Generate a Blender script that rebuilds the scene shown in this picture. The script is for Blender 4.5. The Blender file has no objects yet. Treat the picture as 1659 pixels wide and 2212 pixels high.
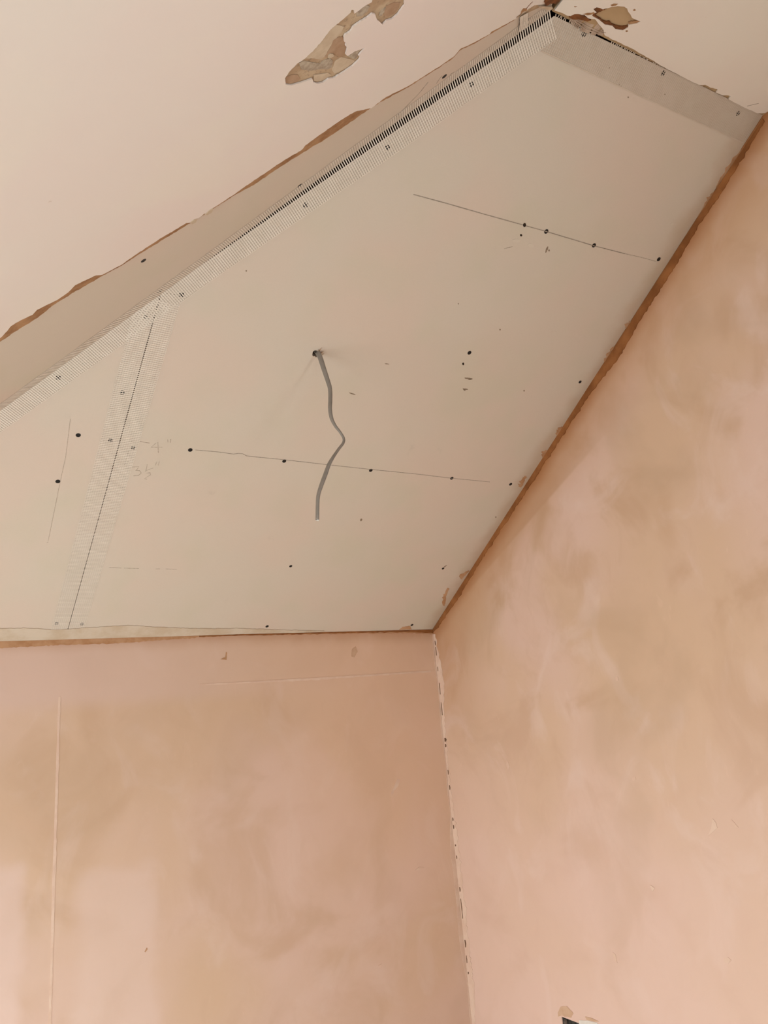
import bpy, bmesh, math, random
from mathutils import Vector, Matrix
from mathutils.geometry import tessellate_polygon
from mathutils import noise as mnoise

random.seed(7)
SC = bpy.context.scene
COL = SC.collection

# ------------------------------------------------------------------ camera
W, H, F = 1659.0, 2212.0, 1661.0
CX, CY = W / 2, H / 2
CAM = Vector((0.0, 0.0, 1.5))
def _ray(x, y): return Vector((x - CX, y - CY, F))
_U = _ray(306, -4943).normalized()
_d1 = _ray(3594, 1288); _d1 = (_d1 - _U * _U.dot(_d1)).normalized()
_d2 = _U.cross(_d1)
if _d2.z < 0: _d2 = -_d2
def _toworld(v): return Vector((_d1.dot(v), _d2.dot(v), _U.dot(v)))
def wray(x, y): return _toworld(_ray(x, y))
cam = bpy.data.cameras.new('camera'); camo = bpy.data.objects.new('camera', cam); COL.objects.link(camo)
cam.sensor_fit = 'HORIZONTAL'; cam.sensor_width = 24.0; cam.lens = 24.0 * F / W
cam.clip_start = 0.01; cam.clip_end = 100
_r = _toworld(Vector((1, 0, 0))); _u = -_toworld(Vector((0, 1, 0))); _b = -_toworld(Vector((0, 0, 1)))
camo.matrix_world = Matrix(((_r.x, _u.x, _b.x, CAM.x), (_r.y, _u.y, _b.y, CAM.y), (_r.z, _u.z, _b.z, CAM.z), (0, 0, 0, 1)))
SC.camera = camo

# ------------------------------------------------------------------ world, light, exposure
world = bpy.data.worlds.new('world'); SC.world = world; world.use_nodes = True
world.node_tree.nodes['Background'].inputs[0].default_value = (0.80, 0.90, 1.0, 1)
world.node_tree.nodes['Background'].inputs[1].default_value = 1.0
SC.view_settings.view_transform = 'Standard'
SC.view_settings.look = 'None'
SC.view_settings.gamma = 1.0
SC.view_settings.use_curve_mapping = False
SC.view_settings.exposure = -0.03
def area(name, loc, rot, sx, sy, power, color):
    l = bpy.data.lights.new(name, 'AREA'); l.shape = 'RECTANGLE'; l.size = sx; l.size_y = sy
    l.energy = power; l.color = color
    o = bpy.data.objects.new(name, l); COL.objects.link(o); o.location = loc; o.rotation_euler = rot
    return o
# added area lamps, one in each invented window, to light slopes and walls
E_FRONT, E_RIGHT, E_LEFT = 3, 41, 32
FILL_TINT = (0.78, 0.92, 1.0)
area('front_fill_lamp', (0.1, -2.53, 1.075), (math.radians(90), 0, 0), 1.4, 1.85, E_FRONT, FILL_TINT)
area('right_fill_lamp', (1.36, -1.3, 1.025), (0, math.radians(90), 0), 1.75, 1.3, E_RIGHT, FILL_TINT)
area('left_fill_lamp', (-1.27, 0.9, 0.55), (0, math.radians(-90), 0), 0.75, 1.5, E_LEFT, FILL_TINT)

# added sun through the left opening: its floor patch lights the slopes from below
E_SUN = 40.0
sun = bpy.data.lights.new('sun', 'SUN'); sun.energy = E_SUN; sun.angle = math.radians(1.0); sun.color = (0.80, 0.93, 1.0)
suno = bpy.data.objects.new('sun', sun); COL.objects.link(suno); suno.location = (-4, 0.5, 3)
suno.rotation_euler = Vector((math.cos(math.radians(24)), 0.08, -math.sin(math.radians(24)))).to_track_quat('-Z', 'Y').to_euler()

# ------------------------------------------------------------------ geometry of the room (measured from the photograph)
X0, Y0 = 1.3939, 2.0                       # right wall plane, back wall plane
XL, YF, ZTOP = -1.3, -2.6, 3.15            # left wall, front wall, attic lid
def hit(px, py, p0, n):
    r = wray(px, py); return CAM + r * ((p0 - CAM).dot(n) / r.dot(n))
class Plane:
    """o origin, n normal facing the room, u / v axes in the plane"""
    def __init__(s, o, n, u):
        s.o = o.copy(); s.n = n.normalized()
        if s.n.dot(CAM - o) < 0: s.n = -s.n
        s.u = (u - s.n * u.dot(s.n)).normalized(); s.v = s.n.cross(s.u)
    def px(s, x, y):                       # pixel -> uv
        d = hit(x, y, s.o, s.n) - s.o
        return (d.dot(s.u), d.dot(s.v))
    def w(s, uv, off=0.0): return s.o + s.u * uv[0] + s.v * uv[1] + s.n * off
    def uv(s, p): d = p - s.o; return (d.dot(s.u), d.dot(s.v))
BACK = Plane(Vector((0, Y0, 0)), Vector((0, -1, 0)), Vector((1, 0, 0)))
RIGHT = Plane(Vector((X0, 0, 0)), Vector((-1, 0, 0)), Vector((0, 1, 0)))
P0 = hit(935, 1360, BACK.o, BACK.n)
T = hit(1650, 248, RIGHT.o, RIGHT.n)
EL = hit(0, 1385, BACK.o, BACK.n)
SLOPE = Plane(P0, (T - P0).cross(EL - P0), Vector((1, 0, 0)))
APEX = hit(1193, 22, SLOPE.o, SLOPE.n)
B0 = hit(0, 887, SLOPE.o, SLOPE.n)
HIP = Plane(APEX, (B0 - APEX).cross(Vector((0, 1, 0))), Vector((0, 1, 0)))
FLAT = Plane(APEX, (T - APEX).cross(Vector((0, 1, 0))), Vector((1, 0, 0)))

# ------------------------------------------------------------------ materials
def lin(c): return tuple(((v / 255) / 12.92 if v / 255 <= 0.04045 else ((v / 255 + 0.055) / 1.055) ** 2.4) for v in c) + (1,)
class Mat:
    def __init__(s, name, rough=0.8):
        s.m = bpy.data.materials.new(name); s.m.use_nodes = True; s.t = s.m.node_tree; s.N = s.t.nodes; s.L = s.t.links
        s.b = s.N['Principled BSDF']; s.b.inputs['Roughness'].default_value = rough
        s.b.inputs['Specular IOR Level'].default_value = 0.25
        s._co = None
    def co(s):
        if s._co is None: s._co = s.N.new('ShaderNodeTexCoord').outputs['Object']
        return s._co
    def sep(s, v=None):
        n = s.N.new('ShaderNodeSeparateXYZ'); s.L.new(v or s.co(), n.inputs[0]); return n.outputs
    def mapping(s, scale=(1, 1, 1), loc=(0, 0, 0), rot=(0, 0, 0), v=None):
        n = s.N.new('ShaderNodeMapping'); s.L.new(v or s.co(), n.inputs[0])
        n.inputs['Scale'].default_value = scale; n.inputs['Location'].default_value = loc; n.inputs['Rotation'].default_value = rot
        return n.outputs[0]
    def noise(s, scale, detail=3, rough=0.5, dist=0.0, v=None):
        n = s.N.new('ShaderNodeTexNoise'); s.L.new(v or s.co(), n.inputs['Vector'])
        n.inputs['Scale'].default_value = scale; n.inputs['Detail'].default_value = detail
        n.inputs['Roughness'].default_value = rough; n.inputs['Distortion'].default_value = dist
        return n.outputs['Fac']
    def math(s, op, a, b=0.0, clamp=False):
        n = s.N.new('ShaderNodeMath'); n.operation = op; n.use_clamp = clamp
        for i, v in enumerate((a, b)):
            if hasattr(v, 'links'): s.L.new(v, n.inputs[i])
            else: n.inputs[i].default_value = v
        return n.outputs[0]
    def rng(s, v, a, b, c=0.0, d=1.0):       # smooth step
        n = s.N.new('ShaderNodeMapRange'); n.interpolation_type = 'SMOOTHSTEP'; s.L.new(v, n.inputs[0])
        for i, x in enumerate((a, b, c, d)): n.inputs[i + 1].default_value = x
        return n.outputs[0]
    def mix(s, f, a, b):
        n = s.N.new('ShaderNodeMix'); n.data_type = 'RGBA'
        for i, v in ((0, f), (6, a), (7, b)):
            if hasattr(v, 'links'): s.L.new(v, n.inputs[i])
            else: n.inputs[i].default_value = v
        return n.outputs[2]
    def lincomb(s, coefs, c=0.0):            # a*x+b*y+...+c
        o = None
        for v, k in coefs:
            t = s.math('MULTIPLY', v, k); o = t if o is None else s.math('ADD', o, t)
        return s.math('ADD', o, c)
    def mul(s, *a):
        o = a[0]
        for x in a[1:]: o = s.math('MULTIPLY', o, x)
        return o
    def color(s, v):
        if hasattr(v, 'links'): s.L.new(v, s.b.inputs['Base Color'])
        else: s.b.inputs['Base Color'].default_value = v
    def bump(s, h, strength=0.3, dist=0.002):
        n = s.N.new('ShaderNodeBump'); s.L.new(h, n.inputs['Height']); n.inputs['Strength'].default_value = strength
        n.inputs['Distance'].default_value = dist; s.L.new(n.outputs[0], s.b.inputs['Normal'])
M = {}
def simple(name, a, b=None, scale=30, rough=0.8, lo=0.35, hi=0.65, metal=0.0, bump=0.0, detail=4):
    m = Mat(name, rough)
    if b is None: b = a
    nz = m.noise(scale, detail, 0.6)
    m.color(m.mix(m.rng(nz, lo, hi), lin(a), lin(b)))
    m.b.inputs['Metallic'].default_value = metal
    if bump: m.bump(nz, bump, 0.002)
    M[name] = m.m; return m
def board_mat(name, base, warm, cool):
    m = Mat(name, 0.75)
    c = m.mix(m.rng(m.noise(4.0, 2, 0.5), 0.35, 0.65), lin(base), lin(warm))
    c = m.mix(m.rng(m.noise(7.0, 2, 0.5, v=m.mapping(loc=(3, 1, 5))), 0.45, 0.75, 0, 0.6), c, lin(cool))
    sm = m.rng(m.noise(11, 4, 0.6, v=m.mapping(loc=(7, 2, 1))), 0.68, 0.78, 0, 0.25)   # handling smudges
    c = m.mix(sm, c, lin((170, 152, 136)))
    fine = m.noise(420, 2, 0.6)
    c = m.mix(m.math('MULTIPLY', fine, 0.10), c, lin((150, 130, 112)))
    x_ = m.sep()[0]                              # dust and slurry wiped on to the paper next to the gable wall
    ed_ = m.math('ADD', x_, m.math('MULTIPLY', m.math('SUBTRACT', m.noise(9, 4, 0.6), 0.5), 0.09))
    c = m.mix(m.rng(ed_, X0 - 0.055, X0 - 0.005, 0, 0.5), c, lin((176, 142, 112)))
    m.color(c); m.bump(fine, 0.05, 0.0006); M[name] = m.m
board_mat('plasterboard_paper', (203, 186, 168), (206, 184, 166), (198, 184, 162))
board_mat('plasterboard_paper_pale', (206, 190, 172), (208, 188, 170), (202, 188, 166))
simple('gypsum_core', (214, 200, 182), (196, 178, 158), 60)
# old painted skim of the ceilings: pale pink paint with faint marks
for PN, K in (('painted_plaster', 0), ('painted_plaster_shaded', 9)):  # second copy is darker: shade painted in for the flat ceiling
    m = Mat(PN, 0.7)
    c = m.mix(m.rng(m.noise(3.0, 3, 0.5), 0.35, 0.65), lin((224 - K, 210 - K, 198 - 1.5 * K)), lin((225 - K, 207 - K, 196 - 1.5 * K)))
    c = m.mix(m.rng(m.noise(6.0, 3, 0.5, v=m.mapping(loc=(2, 5, 1))), 0.5, 0.75, 0, 0.5), c, lin((226 - K, 213 - K, 197 - K)))
    c = m.mix(m.rng(m.noise(70, 3, 0.6), 0.74, 0.80, 0, 0.4), c, lin((190, 165, 145)))
    m.color(c); m.bump(m.noise(14, 4, 0.6), 0.10, 0.004); M[PN] = m.m
simple('undercoat_brown', (172, 130, 92), (140, 98, 64), 45, bump=0.5, lo=0.3, hi=0.7)
simple('undercoat_dark', (128, 78, 42), (98, 58, 30), 60, bump=0.5)
simple('old_board_tan', (172, 140, 104), (164, 132, 96), 14)
m = Mat('torn_paper', 0.9)
c = m.mix(m.rng(m.noise(26, 4, 0.6), 0.40, 0.62), lin((190, 164, 134)), lin((172, 142, 112)))
c = m.mix(m.rng(m.noise(150, 3, 0.7, v=m.mapping(scale=(1, 1, 1), loc=(4, 4, 4))), 0.56, 0.68, 0, 0.6), c, lin((132, 108, 86)))
m.color(c); m.bump(m.noise(120, 3, 0.6), 0.4, 0.002); M['torn_paper'] = m.m
simple('torn_paper_brown', (176, 144, 116), (162, 128, 100), 50, bump=0.3)
simple('torn_paper_pale', (200, 178, 152), (188, 164, 138), 50, bump=0.3)
simple('torn_paper_grey', (182, 164, 142), (154, 134, 114), 130, bump=0.3)
simple('scrim_fibre', (224, 209, 192), (218, 202, 184), 40)
simple('scrim_dull', (200, 180, 160), (192, 171, 150), 40)
simple('damp_plaster', (204, 168, 140), (196, 158, 128), 40, bump=0.2)
simple('scrim_dirty', (182, 156, 134), (160, 132, 110), 40)
simple('plaster_lip', (200, 181, 160), (188, 165, 140), 18, bump=0.3)
simple('wet_filler', (156, 100, 56), (126, 76, 38), 22, rough=0.6, bump=0.5, lo=0.3, hi=0.7)
simple('filler_tan', (188, 144, 108), (170, 122, 84), 30, bump=0.4)
simple('ridge_plaster', (222, 192, 171), (214, 180, 158), 24, bump=0.3)
simple('crack_dark', (126, 94, 70), (100, 72, 52), 60)
simple('pencil', (162, 146, 130), (142, 127, 112), 220, lo=0.4, hi=0.6)
simple('pencil_faint', (186, 168, 150), (160, 142, 124), 260, lo=0.4, hi=0.6)
simple('screw_black', (34, 28, 24), (22, 18, 16), 300, rough=0.45)
simple('hole_dark', (52, 38, 26), (34, 24, 18), 300, rough=0.9)
simple('scuff', (150, 128, 106), (120, 98, 78), 300)
simple('cable_grey', (138, 128, 118), (130, 121, 111), 60, rough=0.5)
simple('copper', (196, 120, 80), rough=0.35, metal=1.0)
simple('core_white', (226, 222, 214), rough=0.5)
simple('galvanised', (150, 142, 134), (96, 88, 82), 70, rough=0.4, metal=0.8)
simple('knockout_dark', (36, 28, 24), rough=0.6)
simple('white_bonding', (222, 212, 200), (214, 202, 190), 20, bump=0.2)
simple('timber_dark', (120, 88, 60), (96, 68, 44), 12, rough=0.9)
simple('floor_boards', (176, 168, 156), (164, 155, 143), 6)
simple('dark_front_wall', (112, 74, 56), (84, 56, 44), 9)  # tone of the unseen front wall, darkened to cut bounce on the upper slope
simple('added_window_white', (230, 228, 222), rough=0.4)
m = Mat('pane', 0.05)
tr = m.N.new('ShaderNodeBsdfTransparent'); mx = m.N.new('ShaderNodeMixShader'); mx.inputs[0].default_value = 0.12
m.L.new(tr.outputs[0], mx.inputs[1]); m.L.new(m.b.outputs[0], mx.inputs[2])
m.L.new(mx.outputs[0], m.N['Material Output'].inputs[0]); m.color((0.7, 0.8, 0.8, 1)); M['pane'] = m.m

TAN, TAN2, PINK, PALE, BROWN = (209, 175, 147), (196, 160, 131), (216, 183, 165), (222, 194, 179), (192, 150, 120)
def plaster(name, horiz, k=1.0):
    """bare multi-finish plaster: drying blotches, trowel streaks, pale flecks. horiz: axis index along the wall"""
    m = Mat(name, 0.62)
    s = m.sep(); h, z = s[horiz], s[2]
    big = m.noise(1.7, 3, 0.5, 0.4)
    c = m.mix(m.rng(big, 0.38, 0.64), lin(TAN), lin(PINK))
    mid = m.noise(4.2, 4, 0.55, 0.8, v=m.mapping(loc=(5, 3, 2)))
    c = m.mix(m.rng(mid, 0.48, 0.68, 0, 0.8 * k), c, lin(TAN2))
    st = m.noise(5.0, 4, 0.55, 1.2, v=m.mapping(scale=(1.3, 1.3, 0.9), rot=(0.35, 0.35, 0), loc=(1, 8, 4)))
    c = m.mix(m.rng(st, 0.52, 0.70, 0, 0.5 * k), c, lin(PALE))
    br = m.noise(3.1, 3, 0.5, 0.5, v=m.mapping(loc=(9, 9, 1)))
    c = m.mix(m.rng(br, 0.60, 0.78, 0, 0.5 * k), c, lin(BROWN))
    fl = m.noise(26, 2, 0.5, 1.5, v=m.mapping(scale=(1.5, 1.5, 0.6), rot=(0.5, 0.5, 0)))
    c = m.mix(m.rng(fl, 0.70, 0.78, 0, 0.16 * k), c, lin((230, 196, 172)))
    tr_ = m.noise(13, 5, 0.6, 1.0, v=m.mapping(scale=(1, 1, 0.7), loc=(3, 3, 9)))
    c = m.mix(m.rng(tr_, 0.50, 0.72, 0, 0.30 * k), c, lin((199, 163, 136)))
    gr = m.noise(2.6, 4, 0.55, 0.6, v=m.mapping(loc=(2, 7, 6)))
    c = m.mix(m.rng(gr, 0.50, 0.68, 0, 0.50 * k), c, lin((190, 158, 130)))
    return m, c, h, z, st, mid

# back wall
m, c, h, z, st, mid = plaster('bare_plaster_back', 0, 0.65)
wob = m.math('SUBTRACT', m.noise(9, 3, 0.6), 0.5)
def boxmask(m, h, z, x0, x1, z0, z1, soft, amp):
    hh = m.math('ADD', h, m.math('MULTIPLY', wob, amp)); zz = m.math('ADD', z, m.math('MULTIPLY', wob, amp))
    return m.mul(m.rng(hh, x0, x0 + soft), m.rng(hh, x1, x1 - soft), m.rng(zz, z0, z0 + soft), m.rng(zz, z1, z1 - soft))
def bk(x, y): p = hit(x, y, BACK.o, BACK.n); return p.x, p.z
# taped band under the slope: smoother, pinker and paler towards the left end of the wall
band_z = bk(500, 1500)[1]
bd = m.mul(m.rng(z, band_z - 0.03, band_z + 0.02), m.rng(h, 1.25, 0.25, 0.05, 0.75))
c = m.mix(bd, c, lin((212, 180, 164)))
# filled chases: pale dried plaster
xa, za = bk(165, 1890); xb, zb = bk(350, 2230)
c = m.mix(m.math('MULTIPLY', boxmask(m, h, z, xa - 0.02, xb + 0.01, zb - 0.5, za + 0.02, 0.045, 0.06), 0.62), c, lin((220, 190, 174)))
xb2, za2 = bk(62, 1870)
c = m.mix(m.math('MULTIPLY', boxmask(m, h, z, xb2 - 0.8, xb2 + 0.01, zb - 0.5, za2 + 0.02, 0.035, 0.04), 0.65), c, lin((222, 192, 178)))
# light painted in towards the corner; damp darker plaster just under the slope
dm = m.mul(m.rng(h, X0 - 0.75, X0 - 0.15), m.rng(z, P0.z - 0.95, P0.z - 0.3))
c = m.mix(m.math('MULTIPLY', dm, 0.55), c, lin((227, 188, 162)))
eave = m.rng(m.math('ADD', z, m.math('MULTIPLY', wob, 0.03)), P0.z - 0.05, P0.z, 0, 0.55)
c = m.mix(eave, c, lin((172, 122, 84)))
m.color(c); m.bump(m.math('ADD', st, m.math('MULTIPLY', mid, 0.6)), 0.12, 0.01); M['bare_plaster_back'] = m.m

# right wall
m, c, h, z, st, mid = plaster('bare_plaster_right', 1)
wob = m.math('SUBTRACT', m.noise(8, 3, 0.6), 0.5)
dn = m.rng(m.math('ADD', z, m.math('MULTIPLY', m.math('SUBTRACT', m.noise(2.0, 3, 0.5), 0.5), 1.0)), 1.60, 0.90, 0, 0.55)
c = m.mix(dn, c, lin((222, 188, 172)))          # dried pink plaster low on the wall, partly light painted into the colour
e = T - P0; L = math.hypot(e.y, e.z)
def linedist(a, b):                              # signed distance below the line a-b in (y, z)
    ey, ez = b.y - a.y, b.z - a.z; l = math.hypot(ey, ez); ny, nz = -ez / l, ey / l
    if nz > 0: ny, nz = -ny, -nz
    return m.lincomb([(h, ny), (z, nz)], -(ny * a.y + nz * a.z))
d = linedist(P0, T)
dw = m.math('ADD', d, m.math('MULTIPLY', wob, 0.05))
hp = lambda x, y: hit(x, y, RIGHT.o, RIGHT.n)
# lap of fresh plaster left along the sloping edge, its lower boundary a straight trowel line
d2 = linedist(hp(945, 1352), hp(1165, 1100))
lap = m.mul(m.rng(d2, 0.006, -0.004), m.rng(h, 1.10, 1.45), 0.75)
c = m.mix(lap, c, lin((188, 152, 124)))
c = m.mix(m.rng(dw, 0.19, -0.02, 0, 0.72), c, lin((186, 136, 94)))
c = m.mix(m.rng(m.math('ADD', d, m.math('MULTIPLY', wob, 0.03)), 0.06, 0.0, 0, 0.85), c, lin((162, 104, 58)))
# damp near the inner corner
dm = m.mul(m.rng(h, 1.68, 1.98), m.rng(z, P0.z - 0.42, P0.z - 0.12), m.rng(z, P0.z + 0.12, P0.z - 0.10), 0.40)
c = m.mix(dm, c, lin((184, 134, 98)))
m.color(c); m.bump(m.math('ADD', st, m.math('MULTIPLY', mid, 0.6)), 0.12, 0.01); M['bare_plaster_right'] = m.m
m, c, h, z, st, mid = plaster('bare_plaster_plain', 0)
m.color(c); M['bare_plaster_plain'] = m.m

# ------------------------------------------------------------------ mesh helpers
def link(name, verts, faces, mat, parent=None, smooth=False):
    me = bpy.data.meshes.new(name); me.from_pydata([tuple(v) for v in verts], [], faces); me.update()
    me.materials.append(M[mat])
    if smooth:
        for p in me.polygons: p.use_smooth = True
    o = bpy.data.objects.new(name, me); COL.objects.link(o)
    if parent is not None: o.parent = parent; o.matrix_parent_inverse = parent.matrix_world.inverted()
    return o
def tag(o, label=None, cat=None, group=None, kind=None):
    if label: o['label'] = label
    if cat: o['category'] = cat
    if group: o['group'] = group
    if kind: o['kind'] = kind
    return o
def slab_data(plane, outer, holes=(), top=0.0, bottom=-0.0125, back=None):
    """a sheet of a given outline (uv) with holes, its face at offset top, its back at offset bottom"""
    loops = [list(outer)] + [list(x) for x in holes]
    tris = tessellate_polygon([[Vector((a, b, 0)) for a, b in l] for l in loops])
    flat = [p for l in loops for p in l]; n = len(flat)
    fb = [p for l in ([list(back)] if back else [list(outer)]) + [list(x) for x in holes] for p in l]   # back outline: undercut edges
    V = [plane.w(p, top) for p in flat] + [plane.w(p, bottom) for p in fb]
    Fc = []
    for t in tris:
        a, b, c_ = (flat[i] for i in t)
        ar = (b[0] - a[0]) * (c_[1] - a[1]) - (b[1] - a[1]) * (c_[0] - a[0])
        if abs(ar) < 1e-14: continue
        t = tuple(t) if ar > 0 else tuple(reversed(t))
        Fc.append(t); Fc.append(tuple(i + n for i in reversed(t)))
    k = 0
    for l in loops:
        for i in range(len(l)):
            a, b = k + i, k + (i + 1) % len(l); Fc.append((a, b, b + n, a + n))
        k += len(l)
    return V, Fc
def slab(name, plane, outer, mat, holes=(), top=0.0, bottom=-0.0125, parent=None, back=None):
    V, Fc = slab_data(plane, outer, holes, top, bottom, back)
    o = link(name, V, Fc, mat, parent)
    bm = bmesh.new(); bm.from_mesh(o.data); bmesh.ops.recalc_face_normals(bm, faces=bm.faces); bm.to_mesh(o.data); bm.free()
    return o
def rough(pts, amp, step=3.0, closed=False, seed=0.0, freq=0.12):
    """a broken edge: subdivide a pixel polyline and shift it by fractal noise"""
    out = []; n = len(pts)
    for i in range(n if closed else n - 1):
        a, b = pts[i], pts[(i + 1) % n]; l = math.hypot(b[0] - a[0], b[1] - a[1]); k = max(1, int(l / step))
        for j in range(k):
            t = j / k; x, y = a[0] + (b[0] - a[0]) * t, a[1] + (b[1] - a[1]) * t
            nx, ny = -(b[1] - a[1]) / max(l, 1e-6), (b[0] - a[0]) / max(l, 1e-6)
            q = mnoise.noise(Vector((x * freq, y * freq, seed))) + 0.6 * mnoise.noise(Vector((x * freq * 2.7, y * freq * 2.7, seed + 5)))
            out.append((x + nx * q * amp, y + ny * q * amp))
    if not closed: out.append(pts[-1])
    return out
def P(plane, pts): return [plane.px(x, y) for x, y in pts]
def stroke_data(plane, uv, width, off, thick=0.0002):
    """a thin raised band along a uv polyline; width is a number or one per point"""
    V, Fc = [], []; n = len(uv)
    for i, p in enumerate(uv):
        a = uv[max(0, i - 1)]; b = uv[min(n - 1, i + 1)]; dx, dy = b[0] - a[0], b[1] - a[1]; l = math.hypot(dx, dy) or 1
        w_ = (width[i] if isinstance(width, (list, tuple)) else width) / 2
        for sgn in (1, -1):
            q = (p[0] - dy / l * w_ * sgn, p[1] + dx / l * w_ * sgn)
            V.append(plane.w(q, off)); V.append(plane.w(q, off - thick))
    for i in range(n - 1):
        a, b = i * 4, i * 4 + 4
        Fc += [(a, a + 2, b + 2, b), (a + 1, b + 1, b + 3, a + 3), (a, b, b + 1, a + 1), (a + 2, a + 3, b + 3, b + 2)]
    Fc += [(0, 1, 3, 2), (4 * n - 4, 4 * n - 2, 4 * n - 1, 4 * n - 3)]
    return V, Fc
def join(datas):
    V, Fc = [], []
    for v, f in datas:
        k = len(V); V += v; Fc += [tuple(i + k for i in t) for t in f]
    return V, Fc
def strokes(name, plane, lines, width, mat, parent, off=0.0003):
    if name != 'pencil_note':                   # every line an object of its own
        for l in lines: link(name, *stroke_data(plane, P(plane, l), width, off), mat, parent)
        return
    return link(name, *join([stroke_data(plane, P(plane, l), width, off) for l in lines]), mat, parent)
def box(name, lo, hi, mat, parent=None):
    x0, y0, z0 = lo; x1, y1, z1 = hi
    V = [(x0, y0, z0), (x1, y0, z0), (x1, y1, z0), (x0, y1, z0), (x0, y0, z1), (x1, y0, z1), (x1, y1, z1), (x0, y1, z1)]
    return link(name, V, [(3, 2, 1, 0), (4, 5, 6, 7), (0, 1, 5, 4), (1, 2, 6, 5), (2, 3, 7, 6), (3, 0, 4, 7)], mat, parent)
def empty(name, loc):
    o = bpy.data.objects.new(name, None); o.empty_display_size = 0.05; COL.objects.link(o); o.location = loc
    bpy.context.view_layer.update(); return o

# ------------------------------------------------------------------ the setting
# back wall
wall_back = slab('wall_back', BACK, [BACK.uv(Vector(p)) for p in ((XL, Y0, 0), (X0, Y0, 0), (X0, Y0, ZTOP), (XL, Y0, ZTOP))], 'bare_plaster_back', top=0, bottom=-0.1)
tag(wall_back, 'bare pink plaster wall under the low edge of the sloping boards', kind='structure')
# right wall with the recess of a socket box and an added window behind the camera
bx0, bz0 = hp(1213, 2196).y, hp(1213, 2196).z
bx1 = hp(1250, 2207).y
BW = abs(bx0 - bx1); BZ1 = bz0 - 0.075
def rwuv(y, z): return RIGHT.uv(Vector((X0, y, z)))
boxhole = [rwuv(bx0, bz0), rwuv(bx1, bz0), rwuv(bx1, BZ1), rwuv(bx0, BZ1)]
winhole = [rwuv(-2.0, 0.1), rwuv(-0.6, 0.1), rwuv(-0.6, 1.95), rwuv(-2.0, 1.95)]
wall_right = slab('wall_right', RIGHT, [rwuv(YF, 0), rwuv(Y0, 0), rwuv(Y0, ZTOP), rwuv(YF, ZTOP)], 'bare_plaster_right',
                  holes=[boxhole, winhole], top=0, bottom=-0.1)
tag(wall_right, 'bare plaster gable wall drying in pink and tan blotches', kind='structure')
LEFT = Plane(Vector((XL, 0, 0)), Vector((1, 0, 0)), Vector((0, 1, 0)))
luv = lambda y, z: LEFT.uv(Vector((XL, y, z)))
wall_left = slab('wall_left', LEFT, [luv(YF, 0), luv(Y0, 0), luv(Y0, ZTOP), luv(YF, ZTOP)], 'bare_plaster_plain', holes=[[luv(0.1, 0.1), luv(1.7, 0.1), luv(1.7, 1.0), luv(0.1, 1.0)]], top=0, bottom=-0.1)
tag(wall_left, kind='structure')
FRONT = Plane(Vector((0, YF, 0)), Vector((0, 1, 0)), Vector((1, 0, 0)))
fuv = lambda x, z: FRONT.uv(Vector((x, YF, z)))
wall_front = slab('wall_front', FRONT, [fuv(XL, 0), fuv(X0, 0), fuv(X0, ZTOP), fuv(XL, ZTOP)], 'dark_front_wall',
                  holes=[[fuv(-0.65, 0.1), fuv(0.85, 0.1), fuv(0.85, 2.05), fuv(-0.65, 2.05)]], top=0, bottom=-0.1)
tag(wall_front, kind='structure')
floor = box('floor', (XL - 0.1, YF - 0.1, -0.08), (X0 + 0.1, Y0 + 0.1, 0), 'floor_boards'); tag(floor, kind='structure')
lid = box('added_roof_lid', (XL - 0.1, YF - 0.1, ZTOP), (X0 + 0.1, Y0 + 0.1, ZTOP + 0.05), 'timber_dark'); tag(lid, 'dark added lid above the boards that keeps the roof void unlit', kind='structure')  # added lid: keeps outside light out of the gaps between boards
def window(name, frame_boxes, pane):  # unseen windows, added to hold the fill lamps
    w_ = empty(name, Vector(pane[0])); tag(w_, kind='structure')
    for a, b in frame_boxes: box('added_window_frame', a, b, 'added_window_white', w_)
    box('added_window_pane', pane[0], pane[1], 'pane', w_)
f = 0.05
y = YF - 0.08
window('added_window_1', [((-0.65, y, 0.1), (0.85, y + 0.04, 0.1 + f)), ((-0.65, y, 2.05 - f), (0.85, y + 0.04, 2.05)), ((-0.65, y, 0.1 + f), (-0.65 + f, y + 0.04, 2.05 - f)),
                    ((0.85 - f, y, 0.1 + f), (0.85, y + 0.04, 2.05 - f)), ((0.075, y, 0.1 + f), (0.125, y + 0.04, 2.05 - f))], ((-0.6, y + 0.015, 0.15), (0.8, y + 0.02, 2.0)))
x = X0 + 0.04
window('added_window_2', [((x, -2.0, 0.1), (x + 0.04, -0.6, 0.15)), ((x, -2.0, 1.9), (x + 0.04, -0.6, 1.95)), ((x, -2.0, 0.15), (x + 0.04, -1.95, 1.9)),
                    ((x, -0.65, 0.15), (x + 0.04, -0.6, 1.9))], ((x + 0.015, -1.95, 0.15), (x + 0.02, -0.65, 1.9)))
x = XL - 0.08
window('added_window_3', [((x, 0.1, 0.1), (x + 0.04, 1.7, 0.15)), ((x, 0.1, 0.95), (x + 0.04, 1.7, 1.0)), ((x, 0.1, 0.15), (x + 0.04, 0.15, 0.95)),
                    ((x, 1.65, 0.15), (x + 0.04, 1.7, 0.95)), ((x, 0.875, 0.15), (x + 0.04, 0.925, 0.95))], ((x + 0.015, 0.15, 0.15), (x + 0.02, 1.65, 0.95)))

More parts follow.
